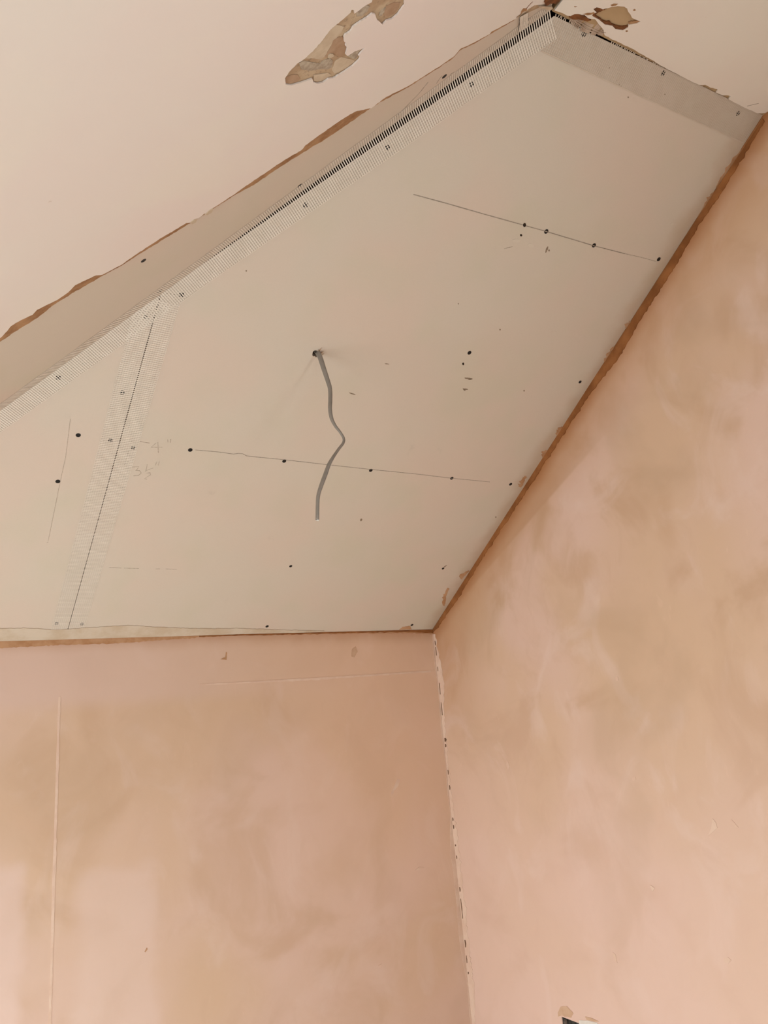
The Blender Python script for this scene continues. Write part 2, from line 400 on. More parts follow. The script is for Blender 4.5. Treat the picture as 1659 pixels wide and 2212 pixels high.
# ---- flat ceiling: old boards, and over them the skim with its broken front edge and a hole
crease_x = APEX.x
def fl(x, y): return FLAT.uv(Vector((x, y, APEX.z + (T.z - APEX.z) * (x - APEX.x) / (T.x - APEX.x))))
SK = 0.0035
edge_px = [(1197, 19), (1213, 24), (1225, 30), (1240, 32), (1252, 29), (1262, 29), (1270, 36), (1284, 38), (1296, 48), (1303, 56), (1305, 68), (1330, 80), (1365, 97), (1400, 117), (1430, 135), (1458, 150),
           (1508, 175), (1523, 175), (1534, 181), (1549, 184), (1550, 188), (1546, 192), (1560, 198), (1573, 198), (1578, 200), (1573, 207), (1592, 216), (1609, 225), (1620, 230), (1635, 237), (1652, 241)]
edge_px = [(x_, y_ + (5 if 1290 < x_ < 1640 else 0)) for x_, y_ in edge_px]
edge_px = edge_px[:1] + rough(edge_px[1:], 1.0, 4, seed=2.0)
hole_px = [(1281, 16), (1288, 12), (1295, 14), (1301.6, 16.6), (1313, 13.7), (1320, 11.5), (1336, 9.7), (1347.5, 11), (1354, 15), (1356, 21.8), (1361, 27.5), (1364.6, 35.5), (1372.7, 39), (1383, 43),
           (1375, 47), (1357.8, 50.4), (1355.5, 56), (1345, 62), (1329, 59.6), (1322, 52.7), (1312, 51), (1306, 50), (1300, 45), (1292, 38), (1281, 33), (1278, 30), (1281, 26), (1288, 23.5), (1284, 20)]
ceil = slab('ceiling', FLAT, [fl(crease_x, APEX.y + 0.0015), fl(X0, APEX.y - 0.001), fl(X0, YF), fl(crease_x, YF)], 'old_board_tan', top=0.0, bottom=-0.0125)
tag(ceil, 'flat ceiling of old boards under pale pink skim plaster', kind='structure')
uvE = P(FLAT, edge_px)
sk_outer = uvE + [fl(X0, T.y - 0.03), fl(X0, YF), fl(crease_x, YF), fl(crease_x, uvE[0][1] * 0 + APEX.y - 0.02)]
hole_uv = P(FLAT, rough(hole_px, 0.7, 3, True, 3.0, 0.25))
skim = slab('skim_plaster', FLAT, sk_outer, 'painted_plaster_shaded', holes=[hole_uv], top=SK, bottom=0.0003, parent=ceil)
def shrink(pts, k, dx=0, dy=0):
    cx = sum(p[0] for p in pts) / len(pts); cy = sum(p[1] for p in pts) / len(pts)
    return [(cx + (p[0] - cx) * k + dx, cy + (p[1] - cy) * k + dy) for p in pts]
# brown undercoat left in the hole along its rim
for poly in ([(1280, 17), (1288, 11), (1296, 14), (1303, 17), (1310, 17), (1300, 21), (1292, 25), (1284, 30), (1290, 34), (1300, 41), (1308, 44), (1316, 44), (1320, 49), (1330, 53), (1342, 55), (1355, 53), (1355.5, 57), (1345, 63), (1329, 60.5), (1321, 53.5), (1312, 52), (1306, 51), (1299, 46), (1291, 39), (1280, 34), (1277, 30), (1281, 25), (1288, 23), (1283, 20)],
             [(1358, 51), (1357, 46), (1366, 44), (1376, 42), (1384, 43), (1375, 47.5)]):
    slab('undercoat', FLAT, P(FLAT, rough(poly, 1.2, 2.5, True, 8.0, 0.3)), 'undercoat_dark' if len(poly) > 8 else 'undercoat_brown', top=0.0025, bottom=0.0002, parent=ceil)
for poly in ([(1258, 27), (1268, 24), (1277, 24), (1282, 22), (1284, 25), (1276, 28), (1268, 29), (1264, 28)], [(1318, 7), (1325, 4), (1334, 4.5), (1330, 8), (1321, 9.5)], [(1366, 18), (1370, 15.5), (1373, 18), (1369, 20)], [(1350, 63), (1354, 61.5), (1356, 64), (1352, 65.5)],
             [(1239, 9.5), (1246, 10), (1241, 12)]):
    slab('chip', FLAT, P(FLAT, poly), 'undercoat_brown', top=SK + 0.0004, bottom=SK - 0.0005, parent=ceil)

# ---- hip slope at the left: old skim with a ragged lower edge and a torn patch
def hipuv(x, y): return HIP.uv(Vector((x, y, APEX.z + (B0.z - APEX.z) * (x - APEX.x) / (B0.x - APEX.x))))
pink_edge = [(-60, 765), (-25, 742), (0, 725), (12, 712), (22, 700), (38, 690), (68, 676), (78, 665), (120, 645), (145, 628), (160, 612), (205, 591), (218, 590), (260, 568), (300, 540), (350, 508), (400, 478), (408, 477), (414, 478), (422, 471), (440, 457),
             (444, 458), (452, 453), (458, 446), (510, 412), (520, 404), (548, 385), (615, 340), (650, 320), (658, 310), (685, 290), (735, 255), (765, 237), (800, 230), (830, 207), (880, 182), (950, 138), (980, 117), (992, 102), (1025, 87), (1055, 70), (1060, 65), (1110, 38), (1120, 30), (1131, 22), (1142, 14), (1152, 8), (1172, 6), (1186, 4)]
board_edge = [(-60, 770), (-25, 750), (0, 735), (40, 708), (75, 687), (120, 652), (165, 625), (215, 596), (265, 569), (300, 546), (405, 482), (440, 461), (512, 415), (545, 398), (590, 367), (655, 326), (705, 296), (750, 266), (795, 234), (830, 213), (880, 186), (950, 142), (980, 121), (992, 106), (1025, 91), (1055, 73), (1110, 41)]
pe = rough(pink_edge[:-4], 0.8, 4, seed=1.0) + pink_edge[-4:]
pe_uv = P(HIP, pe)
HK = 0.003
# board behind the old plaster
def hz(x): return APEX.z + (B0.z - APEX.z) * (x - APEX.x) / (B0.x - APEX.x)
xe = XL
hip_low = Vector((xe, Y0, hz(xe)))
ycut = lambda t: t
patch_px = [(613, 164), (614, 178), (627, 180), (650, 174), (672, 166), (674, 174), (684.5, 177), (695, 174), (707, 166), (717, 165), (736, 154), (758, 139), (772.6, 125), (775, 121), (771.6, 116), (786, 99), (764, 106.5), (748, 117), (744, 113), (747, 98), (743, 94), (745, 89), (741, 86),
            (740, 76), (742, 71), (754, 63.5), (760, 53), (774.7, 43), (791, 33), (801, 24.6), (807.5, 26.6), (811.5, 39), (824, 49), (832, 40), (844, 37), (856.6, 26.6), (865, 14), (871, 6), (871, 0), (868, -22), (835, -40), (806, -28), (800, 0), (785, 8), (774.7, 16.4), (763, 24.6), (762, 17), (757, 16), (754, 22.5), (740, 35), (711, 59), (690.6, 86), (670, 108.6), (651.7, 125), (639, 133), (621, 151.6)]
patch_uv = P(HIP, rough(patch_px, 0.8, 3, True, 4.0, 0.2))
left_end = [hipuv(APEX.x - 0.001, YF), hipuv(XL, YF), hipuv(XL, Y0 - 0.001)]
hip_back = slab('ceiling_slope', HIP, P(HIP, board_edge[2:]) + [hipuv(APEX.x - 0.001, APEX.y - 0.03)] + left_end + [hipuv(-0.32, Y0 - 0.001)], 'torn_paper', top=0.0005, bottom=-0.0125)
tag(hip_back, 'sloping ceiling of old pale pink plaster with a ragged cut edge', kind='structure')
slab('skim_plaster', HIP, pe_uv + [hipuv(APEX.x - 0.0005, APEX.y - 0.045)] + left_end + [hipuv(-0.36, Y0 - 0.001)], 'painted_plaster', holes=[patch_uv], top=HK, bottom=0.001, parent=hip_back)
# exposed undercoat along the cut edge
und = rough([(x, y) for x, y in board_edge], 1.2, 4, seed=6.0)
inner = [(x - 6, y - 14) for x, y in reversed(board_edge)]
slab('undercoat', HIP, P(HIP, und + inner), 'undercoat_brown', top=0.002, bottom=0.0006, parent=hip_back)
# torn layers of paper inside the bare patch
for mat_, top, poly in (
    ('torn_paper_pale', 0.0012, [(652, 126), (672, 108), (692, 86), (712, 60), (726, 52), (742, 56), (735, 70), (722, 84), (712, 100), (700, 121), (690, 126), (670, 124)]),
    ('torn_paper_brown', 0.0016, [(719, 85), (728, 79), (739, 77), (741, 86), (744, 90), (742, 94), (746, 99), (743, 113), (735, 122), (727, 118), (721, 113), (712, 112), (705, 118), (701, 121), (708, 108), (713, 100)]),
    ('torn_paper_pale', 0.0018, [(707, 118), (712, 113), (718, 114), (720, 119), (714, 122), (708, 124)]),
    ('torn_paper_grey', 0.0013, [(644, 134), (656, 130), (668, 132), (690, 136), (700, 128), (712, 124), (718, 130), (716, 144), (706, 148), (690, 148), (668, 151), (650, 148)]),
    ('torn_paper_brown', 0.0014, [(615, 165), (628, 160), (642, 160), (648, 168), (640, 175), (622, 179), (615, 177)]),
    ('torn_paper_pale', 0.0016, [(676, 160), (690, 158), (708, 156), (714, 160), (704, 166), (694, 172), (684, 174), (676, 172)]),
    ('torn_paper_grey', 0.0015, [(748, 118), (764, 108), (780, 101), (772, 112), (772, 118), (768, 126), (758, 124)]),
    ('torn_paper_pale', 0.0011, [(722, 132), (736, 122), (756, 126), (766, 130), (756, 138), (738, 150), (722, 158), (716, 150)]),
    ('torn_paper_grey', 0.0012, [(768, 26), (776, 18), (790, 9), (798, 12), (792, 24), (780, 33), (770, 34)]),
    ('torn_paper_brown', 0.0012, [(832, 12), (850, 4), (864, 4), (860, 16), (850, 28), (838, 34), (830, 36), (828, 28)]),
    ('torn_paper_grey', 0.0016, [(818, 26), (826, 18), (832, 14), (828, 24), (822, 32), (817, 32)])):
    slab('torn_layer', HIP, P(HIP, rough(poly, 0.8, 3, True, 9.0, 0.3)), mat_, top=top, bottom=0.0004, parent=hip_back)
# white bits of filler on the cut edge, crack and debris at the apex
for poly in ([(408, 476), (416, 470), (424, 468), (420, 476), (412, 480)], [(440, 459), (448, 451), (457, 446), (455, 454), (446, 460)]):
    slab('filler_crumb', HIP, P(HIP, rough(poly, 0.8, 3, True, 1.0, 0.3)), 'torn_paper_pale', top=HK + 0.001, bottom=0.002, parent=hip_back)
strokes('crack', HIP, [rough([(1148, 0), (1140, 8), (1134, 15), (1128, 21), (1120, 29), (1113, 34)], 0.6, 3, seed=3)], 0.0016, 'undercoat_dark', hip_back, off=HK + 0.0004)
slab('filler_crumb', HIP, P(HIP, rough([(1128, 14), (1136, 15), (1134, 19), (1127, 22), (1122, 26), (1124, 20)], 0.5, 2, True, 2.0, 0.3)), 'undercoat_brown', top=HK + 0.0008, bottom=0.002, parent=hip_back)
slab('undercoat', HIP, P(HIP, rough([(1172, -2), (1180, -8), (1200, -14), (1206, -4), (1196, 2), (1186, 2), (1178, 7), (1174, 3)], 1.2, 2, True, 5.0, 0.4)), 'undercoat_dark', top=HK + 0.002, bottom=0.001, parent=hip_back)
slab('filler_crumb', HIP, P(HIP, rough([(1160, 9), (1172, 8), (1190, 10), (1191, 14), (1182, 16), (1170, 13)], 0.7, 2, True, 5.0, 0.4)), 'torn_paper_pale', top=HK + 0.002, bottom=0.001, parent=hip_back)

# ------------------------------------------------------------------ plasterboards
def bead(px):                                    # the hip line in the photograph
    return APEX.y
lowcut = P0 + (EL - P0) * 1.3
def lerp(a, b, t): return a + (b - a) * t
hipdir = (B0 - APEX)
def hip_pt(t): return APEX + hipdir * t          # 0 at the apex, 1 at the left frame edge
JT, JB = hit(347, 636, SLOPE.o, SLOPE.n), hit(143, 1372, SLOPE.o, SLOPE.n)
jd = (JB - JT)
ju = Vector(jd).cross(SLOPE.n).normalized()      # across the joint
if ju.x < 0: ju = -ju
GAP = 0.0022
s_uv = SLOPE.uv
# gap at the hip: main board edge and strip edge leave the hip line by these amounts (0 low down, 15 mm at the apex)
perpS = hipdir.cross(SLOPE.n).normalized()
if perpS.x < 0: perpS = -perpS                   # towards the main board
perpH = hipdir.cross(HIP.n).normalized()
if perpH.dot(perpS) > 0: perpH = -perpH          # towards the hip strip
tg0 = (465 - 1193) / (0 - 1193.0)                # where the gap closes
GS, GH = 0.75, 0.40
def gap(t): return 0.0004 + 0.0130 * max(0.0, min(1.0, (0.62 - t) / 0.32))
tj = (JT - APEX).dot(hipdir) / hipdir.length_squared
ts = [0.0, 0.08, 0.16, 0.24, 0.32, 0.40, 0.48, 0.56, 0.62, 0.70, tj]
main_edge = [hip_pt(t) + perpS * gap(t) * GS for t in ts]
topn = Vector((0, 1, 0))
TG = 0.006                                       # open joint at the top edge
dn_ = (P0 - T).normalized()
topR = T + dn_ * 0.0015 + Vector((-0.002, 0, 0)); topL = APEX + (T - APEX).normalized() * 0.008 + dn_ * TG
botR = P0 + Vector((-0.002, -0.002, 0.0)); botR = SLOPE.w(SLOPE.uv(botR))
botL = JB + ju * GAP / 2; botL = SLOPE.w(SLOPE.uv(botL))
# keep the sheet's lower edge on the wall face
def eave_pt(x): return EL + (P0 - EL) * ((x - EL.x) / (P0.x - EL.x)) + Vector((0, -0.002, 0))
botL = eave_pt(JB.x + GAP / 2)
jtr = hip_pt(tj) + perpS * gap(tj) * GS + (ju * GAP / 2)
UC = 0.011
main_back = [s_uv(topL + perpS * UC), s_uv(topR), s_uv(botR), s_uv(botL), s_uv(jtr)] + [s_uv(p + perpS * UC) for p in reversed(main_edge[1:-1])]
main_outer = [s_uv(topL), s_uv(topR), s_uv(botR), s_uv(botL), s_uv(jtr)] + [s_uv(p) for p in reversed(main_edge[1:-1])]
def ngon_px(plane, cx, cy, r, n=12, amp=0.25, seed=0):
    c_ = plane.px(cx, cy); rnd = random.Random(seed)
    return [(c_[0] + r * (1 + rnd.uniform(-amp, amp)) * math.cos(2 * math.pi * i / n), c_[1] + r * (1 + rnd.uniform(-amp, amp)) * math.sin(2 * math.pi * i / n)) for i in range(n)]
HOLE = (684, 763)
holes = [ngon_px(SLOPE, HOLE[0], HOLE[1] + 1, 0.0085, 14, 0.28, 3)]
board_main = slab('plasterboard', SLOPE, main_outer, 'plasterboard_paper', holes=holes, back=main_back)
tag(board_main, 'largest grey plasterboard sheet on the slope, with a cable hanging from it', 'plasterboard', 'new plasterboard sheets')
l_end = hip_pt(1.28)
botLL = eave_pt(l_end.x)
left_outer = [s_uv(hip_pt(tj) + perpS * 0.0004 - ju * GAP / 2), s_uv(eave_pt(JB.x - GAP / 2)), s_uv(botLL), s_uv(l_end + perpS * 0.0004), s_uv(hip_pt(1.0) + perpS * 0.0004)]
board_left = slab('plasterboard', SLOPE, left_outer, 'plasterboard_paper')
tag(board_left, 'grey plasterboard sheet left of the taped upright joint, tapering to a point', 'plasterboard', 'new plasterboard sheets')
# boards of the hip strip
h_uv = HIP.uv
BR = 0.085                                       # the open butt joint near the apex
cut_a = hit(1124, 30, HIP.o, HIP.n); cut_b = hit(1140, 22, HIP.o, HIP.n)
def hp_edge(t): return hip_pt(t) + perpH * gap(t) * GH
ta, tb = ((hit(x_, y_, SLOPE.o, SLOPE.n) - APEX).dot(hipdir) / hipdir.length_squared for x_, y_ in ((1117, 76), (1141, 58)))
strip_top = [p for p in board_edge if p[0] < 1120]
up = [(x - 3, y - 7) for x, y in strip_top]
so = P(HIP, up) + [h_uv(cut_a)] + [h_uv(hp_edge(t)) for t in (ta, 0.16, 0.3, 0.45, 0.62, 0.8, 1.0, 1.06)]
so_back = so[:len(up) + 1] + [h_uv(hp_edge(t) + perpH * UC * (1 if t < 0.7 else 0)) for t in (ta, 0.16, 0.3, 0.45, 0.62, 0.8, 1.0, 1.06)]
strip_long = slab('plasterboard', HIP, so, 'plasterboard_paper', top=0.0, bottom=-0.0125, back=so_back)
tag(strip_long, 'long narrow plasterboard strip between the ragged pink plaster and the dark gap', 'plasterboard', 'new plasterboard sheets')
so2 = [h_uv(cut_b), HIP.px(1150, 6), HIP.px(1175, 4), HIP.px(1190, 8), h_uv(hp_edge(0.0)), h_uv(hp_edge(tb * 0.5)), h_uv(hp_edge(tb))]
strip_end = slab('plasterboard', HIP, so2, 'plasterboard_paper', top=0.0, bottom=-0.0125)
tag(strip_end, 'small plasterboard offcut at the peak, above the end of the dark gap', 'plasterboard', 'new plasterboard sheets')

# screws: bugle head with a cross recess, sunk flush in the paper
def screw_mesh(r):
    bm = bmesh.new(); n = 20
    rings = [(r, -0.0016), (r, 0.0002), (r * 0.93, 0.00036), (r * 0.62, 0.00028)]
    vs = [[bm.verts.new((a * math.cos(2 * math.pi * i / n), a * math.sin(2 * math.pi * i / n), z_)) for i in range(n)] for a, z_ in rings]
    for k in range(len(vs) - 1):
        for i in range(n): bm.faces.new((vs[k][i], vs[k][(i + 1) % n], vs[k + 1][(i + 1) % n], vs[k + 1][i]))
    # cross-shaped recess
    cr = []; w_ = r * 0.16; l_ = r * 0.52
    for q in range(4):
        ca, sa = math.cos(q * math.pi / 2), math.sin(q * math.pi / 2)
        for a, b in ((w_, -w_), (l_, -w_), (l_, w_)): cr.append((a * ca - b * sa, a * sa + b * ca))
    top = [bm.verts.new((a, b, 0.00028)) for a, b in cr]; bot = [bm.verts.new((a * 0.8, b * 0.8, 0.00006)) for a, b in cr]
    for i in range(12): bm.faces.new((top[i], top[(i + 1) % 12], bot[(i + 1) % 12], bot[i]))
    bm.faces.new(bot)
    tris = tessellate_polygon([[Vector((v.co.x, v.co.y, 0)) for v in vs[-1]], [Vector((v.co.x, v.co.y, 0)) for v in top]])
    allv = vs[-1] + top
    for t in tris:
        try: bm.faces.new([allv[i] for i in t])
        except ValueError: pass
    bmesh.ops.recalc_face_normals(bm, faces=bm.faces)
    me = bpy.data.meshes.new('screw'); bm.to_mesh(me); bm.free(); me.materials.append(M['screw_black']); return me
SCREW = screw_mesh(0.0047); SCREW_S = screw_mesh(0.0041)
def screw(plane, x, y, parent, small=False, lift=0.0):
    o = bpy.data.objects.new('screw', SCREW_S if small else SCREW); COL.objects.link(o)
    p = plane.w(plane.px(x, y), lift); a = random.uniform(0, 1.5)
    u = plane.u * math.cos(a) + plane.v * math.sin(a); v = plane.n.cross(u)
    mw = Matrix(((u.x, v.x, plane.n.x, p.x), (u.y, v.y, plane.n.y, p.y), (u.z, v.z, plane.n.z, p.z), (0, 0, 0, 1)))
    o.parent = parent; o.matrix_parent_inverse = parent.matrix_world.inverted(); o.matrix_basis = mw
    return o
for x_, y_ in ((1018, 183), (837, 319), (660, 443), (392, 637), (1180, 500), (1283, 530), (1423, 560), (1014, 762), (288, 967), (411, 972), (614, 996), (801, 1016), (976, 1033), (1103, 1046),
               (177, 1348), (577, 1353), (890, 1350), (1261, 74), (1432, 158), (1594, 245)): screw(SLOPE, x_, y_, board_main)
for x_, y_ in ((1253, 825), (628, 1223), (957, 1228)): screw(SLOPE, x_, y_, board_main, True)
for x_, y_ in ((314, 685), (126, 816), (264, 848), (169, 940), (239, 951), (125, 1040), (122, 1347)): screw(SLOPE, x_, y_, board_left)
for x_, y_ in ((310, 563), (345, 629), (648, 401), (960, 165)): screw(HIP, x_, y_, strip_long)

# pencil setting-out lines and notes
strokes('pencil_line', SLOPE, [[(893, 420), (960, 438), (1040, 461), (1130, 486), (1180, 500)], [(1180, 500), (1283, 531), (1350, 548)]], 0.0017, 'pencil', board_main)
strokes('pencil_line', SLOPE, [[(1350, 548), (1385, 556), (1418, 565)]], 0.0010, 'pencil_faint', board_main)
strokes('pencil_line', SLOPE, [[(422, 972), (470, 976), (505, 981), (515, 979), (524, 980), (533, 985), (614, 993), (700, 1003), (801, 1014), (900, 1024), (976, 1033), (1058, 1041)]], 0.0013, 'pencil', board_main)
strokes('pencil_line', SLOPE, [[(235, 1226), (262, 1227)], [(268, 1227), (300, 1228)], [(336, 1229), (346, 1229)], [(358, 1229), (382, 1230)]], 0.0012, 'pencil_faint', board_main)
strokes('pencil_line', SLOPE, [[(152, 905), (142, 985), (128, 1050), (116, 1110), (104, 1168)], [(101, 1172), (104, 1171)]], 0.0007, 'pencil_faint', board_left)
# 4"  and 3 1/2"
strokes('pencil_note', SLOPE, [[(337, 957), (326, 966), (351, 966)], [(341, 955), (342, 978)], [(362, 949), (363, 956)], [(369, 948), (368, 956)],
                               [(278, 952), (286, 954)], [(296, 953), (323, 957)], [(278, 952), (283, 949)]], 0.0013, 'pencil_faint', board_main)
strokes('pencil_note', SLOPE, [[(284, 1009), (300, 1008), (297, 1013), (293, 1016), (302, 1017), (305, 1022), (299, 1027), (288, 1028)],
                               [(318, 1003), (315, 1017)], [(314, 1018), (322, 1014), (331, 1011)], [(316, 1022), (324, 1021), (325, 1026), (318, 1030), (312, 1034), (317, 1035)],
                               [(338, 998), (336, 1005)], [(344, 997), (342, 1005)], [(278, 973), (272, 994)], [(268, 1004), (275, 998), (283, 996)], [(268, 1004), (270, 995)]], 0.0013, 'pencil_faint', board_main)
strokes('pencil_line', HIP, [[(845, 262), (862, 246), (885, 222), (905, 202), (925, 177)]], 0.0022, 'pencil_faint', strip_long)
strokes('pencil_line', HIP, [[(955, 163), (948, 172), (943, 180)], [(972, 161), (981, 155)]], 0.0013, 'pencil_faint', strip_long)
strokes('pencil_line', SLOPE, [[(360, 634), (376, 636), (389, 637)]], 0.0014, 'pencil_faint', board_main)
strokes('pencil_line', FLAT, [[(1613, 226), (1625, 223), (1638, 220)]], 0.0012, 'pencil', ceil, off=SK + 0.0003)
# empty fixing holes and scuffs in the paper
def blot(name, plane, poly, mat, parent, off=0.0004, amp=0.4):
    return slab(name, plane, P(plane, rough(poly, amp, 1.2, True, poly[0][0] * 0.1, 0.5)), mat, top=off, bottom=0.0, parent=parent)
def dab(name, x, y, rx, ry, ang, mat, parent=board_main, plane=SLOPE, off=0.0004):
    ca, sa = math.cos(ang), math.sin(ang)
    blot(name, plane, [(x + rx * math.cos(t) * ca - ry * math.sin(t) * sa, y + rx * math.cos(t) * sa + ry * math.sin(t) * ca) for t in [k * math.pi / 5 for k in range(10)]], mat, parent, off, 0.25)
for x_, y_, rx, ry, a in ((1133, 486, 3.2, 4.6, 0.1), (1125.5, 508, 2.4, 2.6, 0), (1000.5, 786, 2.2, 2.8, 0)): dab('fixing_hole', x_, y_, rx, ry, a, 'hole_dark')
for x_, y_, rx, ry, a in ((1181, 539, 1.8, 7.5, 0.35), (1186, 541, 1.6, 2.2, 0), (1012, 817.5, 9, 1.5, 0.12), (1016, 819, 5, 1.4, -0.2), (1005, 840.5, 6, 1.2, 0.1), (1003, 842, 3, 1.5, 0.5), (836, 786, 5, 1.0, 0.1), (761, 850.5, 7.5, 1.1, 0.3), (962, 1223, 4, 0.9, -0.6),
                          (780, 1123, 2.2, 3.0, 0.6), (1169, 151, 0, 0, 0)):
    if rx: dab('scuff_mark', x_, y_, rx, ry, a, 'scuff')
for x_, y_, r_ in ((1317, 147, 1.6), (1332, 174, 1.3), (1337, 182, 1.4), (1342, 187, 1.4), (1357, 210, 1.5), (1436, 204, 1.4), (626, 481, 1.4), (532, 585, 1.5), (1080, 712, 1.5), (1132, 844, 1.6), (990, 656, 1.3), (1071, 1117, 1.5)): dab('scuff_mark', x_, y_, r_, r_ * 1.2, 0, 'scuff')
for x_, y_, rx, ry, a in ((1115, 520, 9, 4, 0), (1147, 530, 7, 4, 0.3), (1452, 484, 4, 3, 0)): dab('scuff_mark', x_, y_, rx, ry, a, 'plasterboard_paper_pale')
dab('scuff_mark', 1098, 535, 10, 1.0, -0.25, 'pencil_faint')

# ------------------------------------------------------------------ scrim tape
PITCH, FW, FT = 0.0043, 0.0016, 0.0001
def ribbon(pts, nors, wdir, width):
    V, Fc = [], []
    for p, n_ in zip(pts, nors):
        V += [p + wdir * width / 2, p - wdir * width / 2, p - wdir * width / 2 + n_ * FT, p + wdir * width / 2 + n_ * FT]
    for i in range(len(pts) - 1):
        a, b = i * 4, i * 4 + 4
        for k in range(4): Fc.append((a + k, a + (k + 1) % 4, b + (k + 1) % 4, b + k))
    Fc += [(3, 2, 1, 0), tuple(4 * (len(pts) - 1) + k for k in range(4))]
    return V, Fc
LIFT = 0.00045
def flat_tape(name, plane, a, b, wl, wr, mat='scrim_fibre', lift=LIFT):
    """open-weave tape from a to b lying on a plane, reaching wl to its left and wr to its right"""
    d = (b - a); L_ = d.length; d = d / L_; s = plane.n.cross(d)
    ds = []; k = int(L_ / PITCH)
    for i in range(k):
        c_ = a + d * (i + 0.5) * PITCH + plane.n * lift
        e1, e2 = random.uniform(0, 0.0012), random.uniform(0, 0.0012)
        ds.append(ribbon([c_ + s * (wl - e1), c_ - s * (wr - e2)], [plane.n] * 2, d, FW))
    m_ = int((wl + wr) / PITCH)
    for i in range(m_ + 1):
        o_ = -wr + (wl + wr) * i / m_; q = a + s * o_ + plane.n * (lift + FT)
        ds.append(ribbon([q, q + d * L_], [plane.n] * 2, s, 0.0007))
    return link(name, *join(ds), mat)
# over the upright joint between the two sheets
t1 = flat_tape('scrim_tape', SLOPE, JT + jd.normalized() * 0.012, JB - jd.normalized() * 0.02, 0.037, 0.037)
tag(t1, 'pale mesh tape over the upright joint between two plasterboards', 'joint tape', 'mesh tapes over board joints')
# over the hip: bent across the open joint
ds = []
t0, t1_ = 0.004, 1.12
Lh = hipdir.length * (t1_ - t0); hd = hipdir.normalized()
k = int(Lh / PITCH); WS, WH = 0.034, 0.030
for i in range(k):
    t = t0 + (t1_ - t0) * (i + 0.5) / k
    a_, b_ = hip_pt(t) + perpS * gap(t) * GS, hip_pt(t) + perpH * gap(t) * GH
    j1, j2 = random.uniform(0, 0.0015), random.uniform(0, 0.0015)
    nm = (SLOPE.n + HIP.n).normalized(); fw = 0.0019
    ds.append(ribbon([a_ + perpS * (WS - j1) + SLOPE.n * LIFT * 1.6, a_ + nm * LIFT * 1.6, b_ + nm * LIFT * 1.6, b_ + perpH * (WH - j2) + HIP.n * LIFT * 1.6], [SLOPE.n, nm, nm, HIP.n], hd, fw))
    f2 = 0.0017                                   # the weave lies closer where it is pressed on to the boards
    ds.append(ribbon([a_ + perpS * (WS - j1) + SLOPE.n * LIFT * 1.5, a_ + perpS * 0.001 + SLOPE.n * LIFT * 1.5], [SLOPE.n] * 2, hd, f2))
    ds.append(ribbon([b_ + perpH * 0.001 + HIP.n * LIFT * 1.5, b_ + perpH * (WH - j2) + HIP.n * LIFT * 1.5], [HIP.n] * 2, hd, f2))
for pd, nn, share, wd in ((perpS, SLOPE.n, GS, WS), (perpH, HIP.n, GH, WH)):
    for i in range(8):
        o_ = 0.002 + (wd - 0.002) * i / 7
        q = [hip_pt(t) + pd * (o_ + gap(t) * share) + nn * (LIFT * 1.6 + FT) for t in (t0, 0.24, 0.60, t1_)]
        ds.append(ribbon(q, [nn] * 4, pd, 0.0007))
t2 = link('scrim_tape', *join(ds), 'scrim_fibre')
tag(t2, 'long mesh tape bridging the dark widening gap along the diagonal fold', 'joint tape', 'mesh tapes over board joints')
# over the short butt joint near the peak
ds = []
for i in range(7):
    t = (i + 0.5) / 7
    a_ = hit(1119 + 20 * t, 66 - 12 * t, HIP.o, HIP.n); b_ = hit(1121 + 17 * t, 33 - 9 * t, HIP.o, HIP.n)
    ds.append(ribbon([a_ + HIP.n * 0.003, b_ + HIP.n * 0.003], [HIP.n] * 2, hd, 0.0019))
for i in range(3):
    a_ = hit(1118, 62 - 9 * i, HIP.o, HIP.n); b_ = hit(1142, 50 - 9 * i, HIP.o, HIP.n)
    ds.append(ribbon([a_ + HIP.n * 0.0033, b_ + HIP.n * 0.0033], [HIP.n] * 2, (b_ - a_).cross(HIP.n).normalized(), 0.0008))
t5 = link('scrim_tape', *join(ds), 'scrim_fibre')
tag(t5, 'short stub of mesh tape over the small cross joint near the peak', 'joint tape', 'mesh tapes over board joints')
# over the top edge of the main sheet, running up behind the ceiling skim
ds = []
ed = (T - APEX).normalized(); Le = (T - APEX).length; sdn = (dn_ - ed * dn_.dot(ed)).normalized()
upf = -Vector((0, 1, 0)); WT = 0.058
k = int(Le / PITCH)
for i in range(2, k - 1):
    q = APEX + ed * (i + 0.5) * PITCH; jj = random.uniform(0, 0.0012); tilt = ed * random.uniform(-0.002, 0.002)
    top_ = q + sdn * TG * 0.2 + FLAT.n * 0.0012
    pts = [q + sdn * (WT - jj) + SLOPE.n * LIFT, q + sdn * TG + SLOPE.n * LIFT, top_ + tilt]
    if i * PITCH > Le - 0.10 or 0.15 < (i * PITCH) / Le < 0.24 or random.random() < 0.12: pts = pts[:2]
    ds.append(ribbon(pts, [SLOPE.n] * len(pts), ed, FW))
for i in range(13):
    q = APEX + ed * 0.012 + sdn * (TG + (WT - TG) * i / 12) + SLOPE.n * (LIFT + FT)
    ds.append(ribbon([q, q + ed * (Le - 0.02)], [SLOPE.n] * 2, sdn, 0.0007 if i < 12 else 0.0022))
t3 = link('scrim_tape', *join(ds), 'scrim_dull')
tag(t3, 'frayed mesh tape along the top edge under the flat ceiling', 'joint tape', 'mesh tapes over board joints')
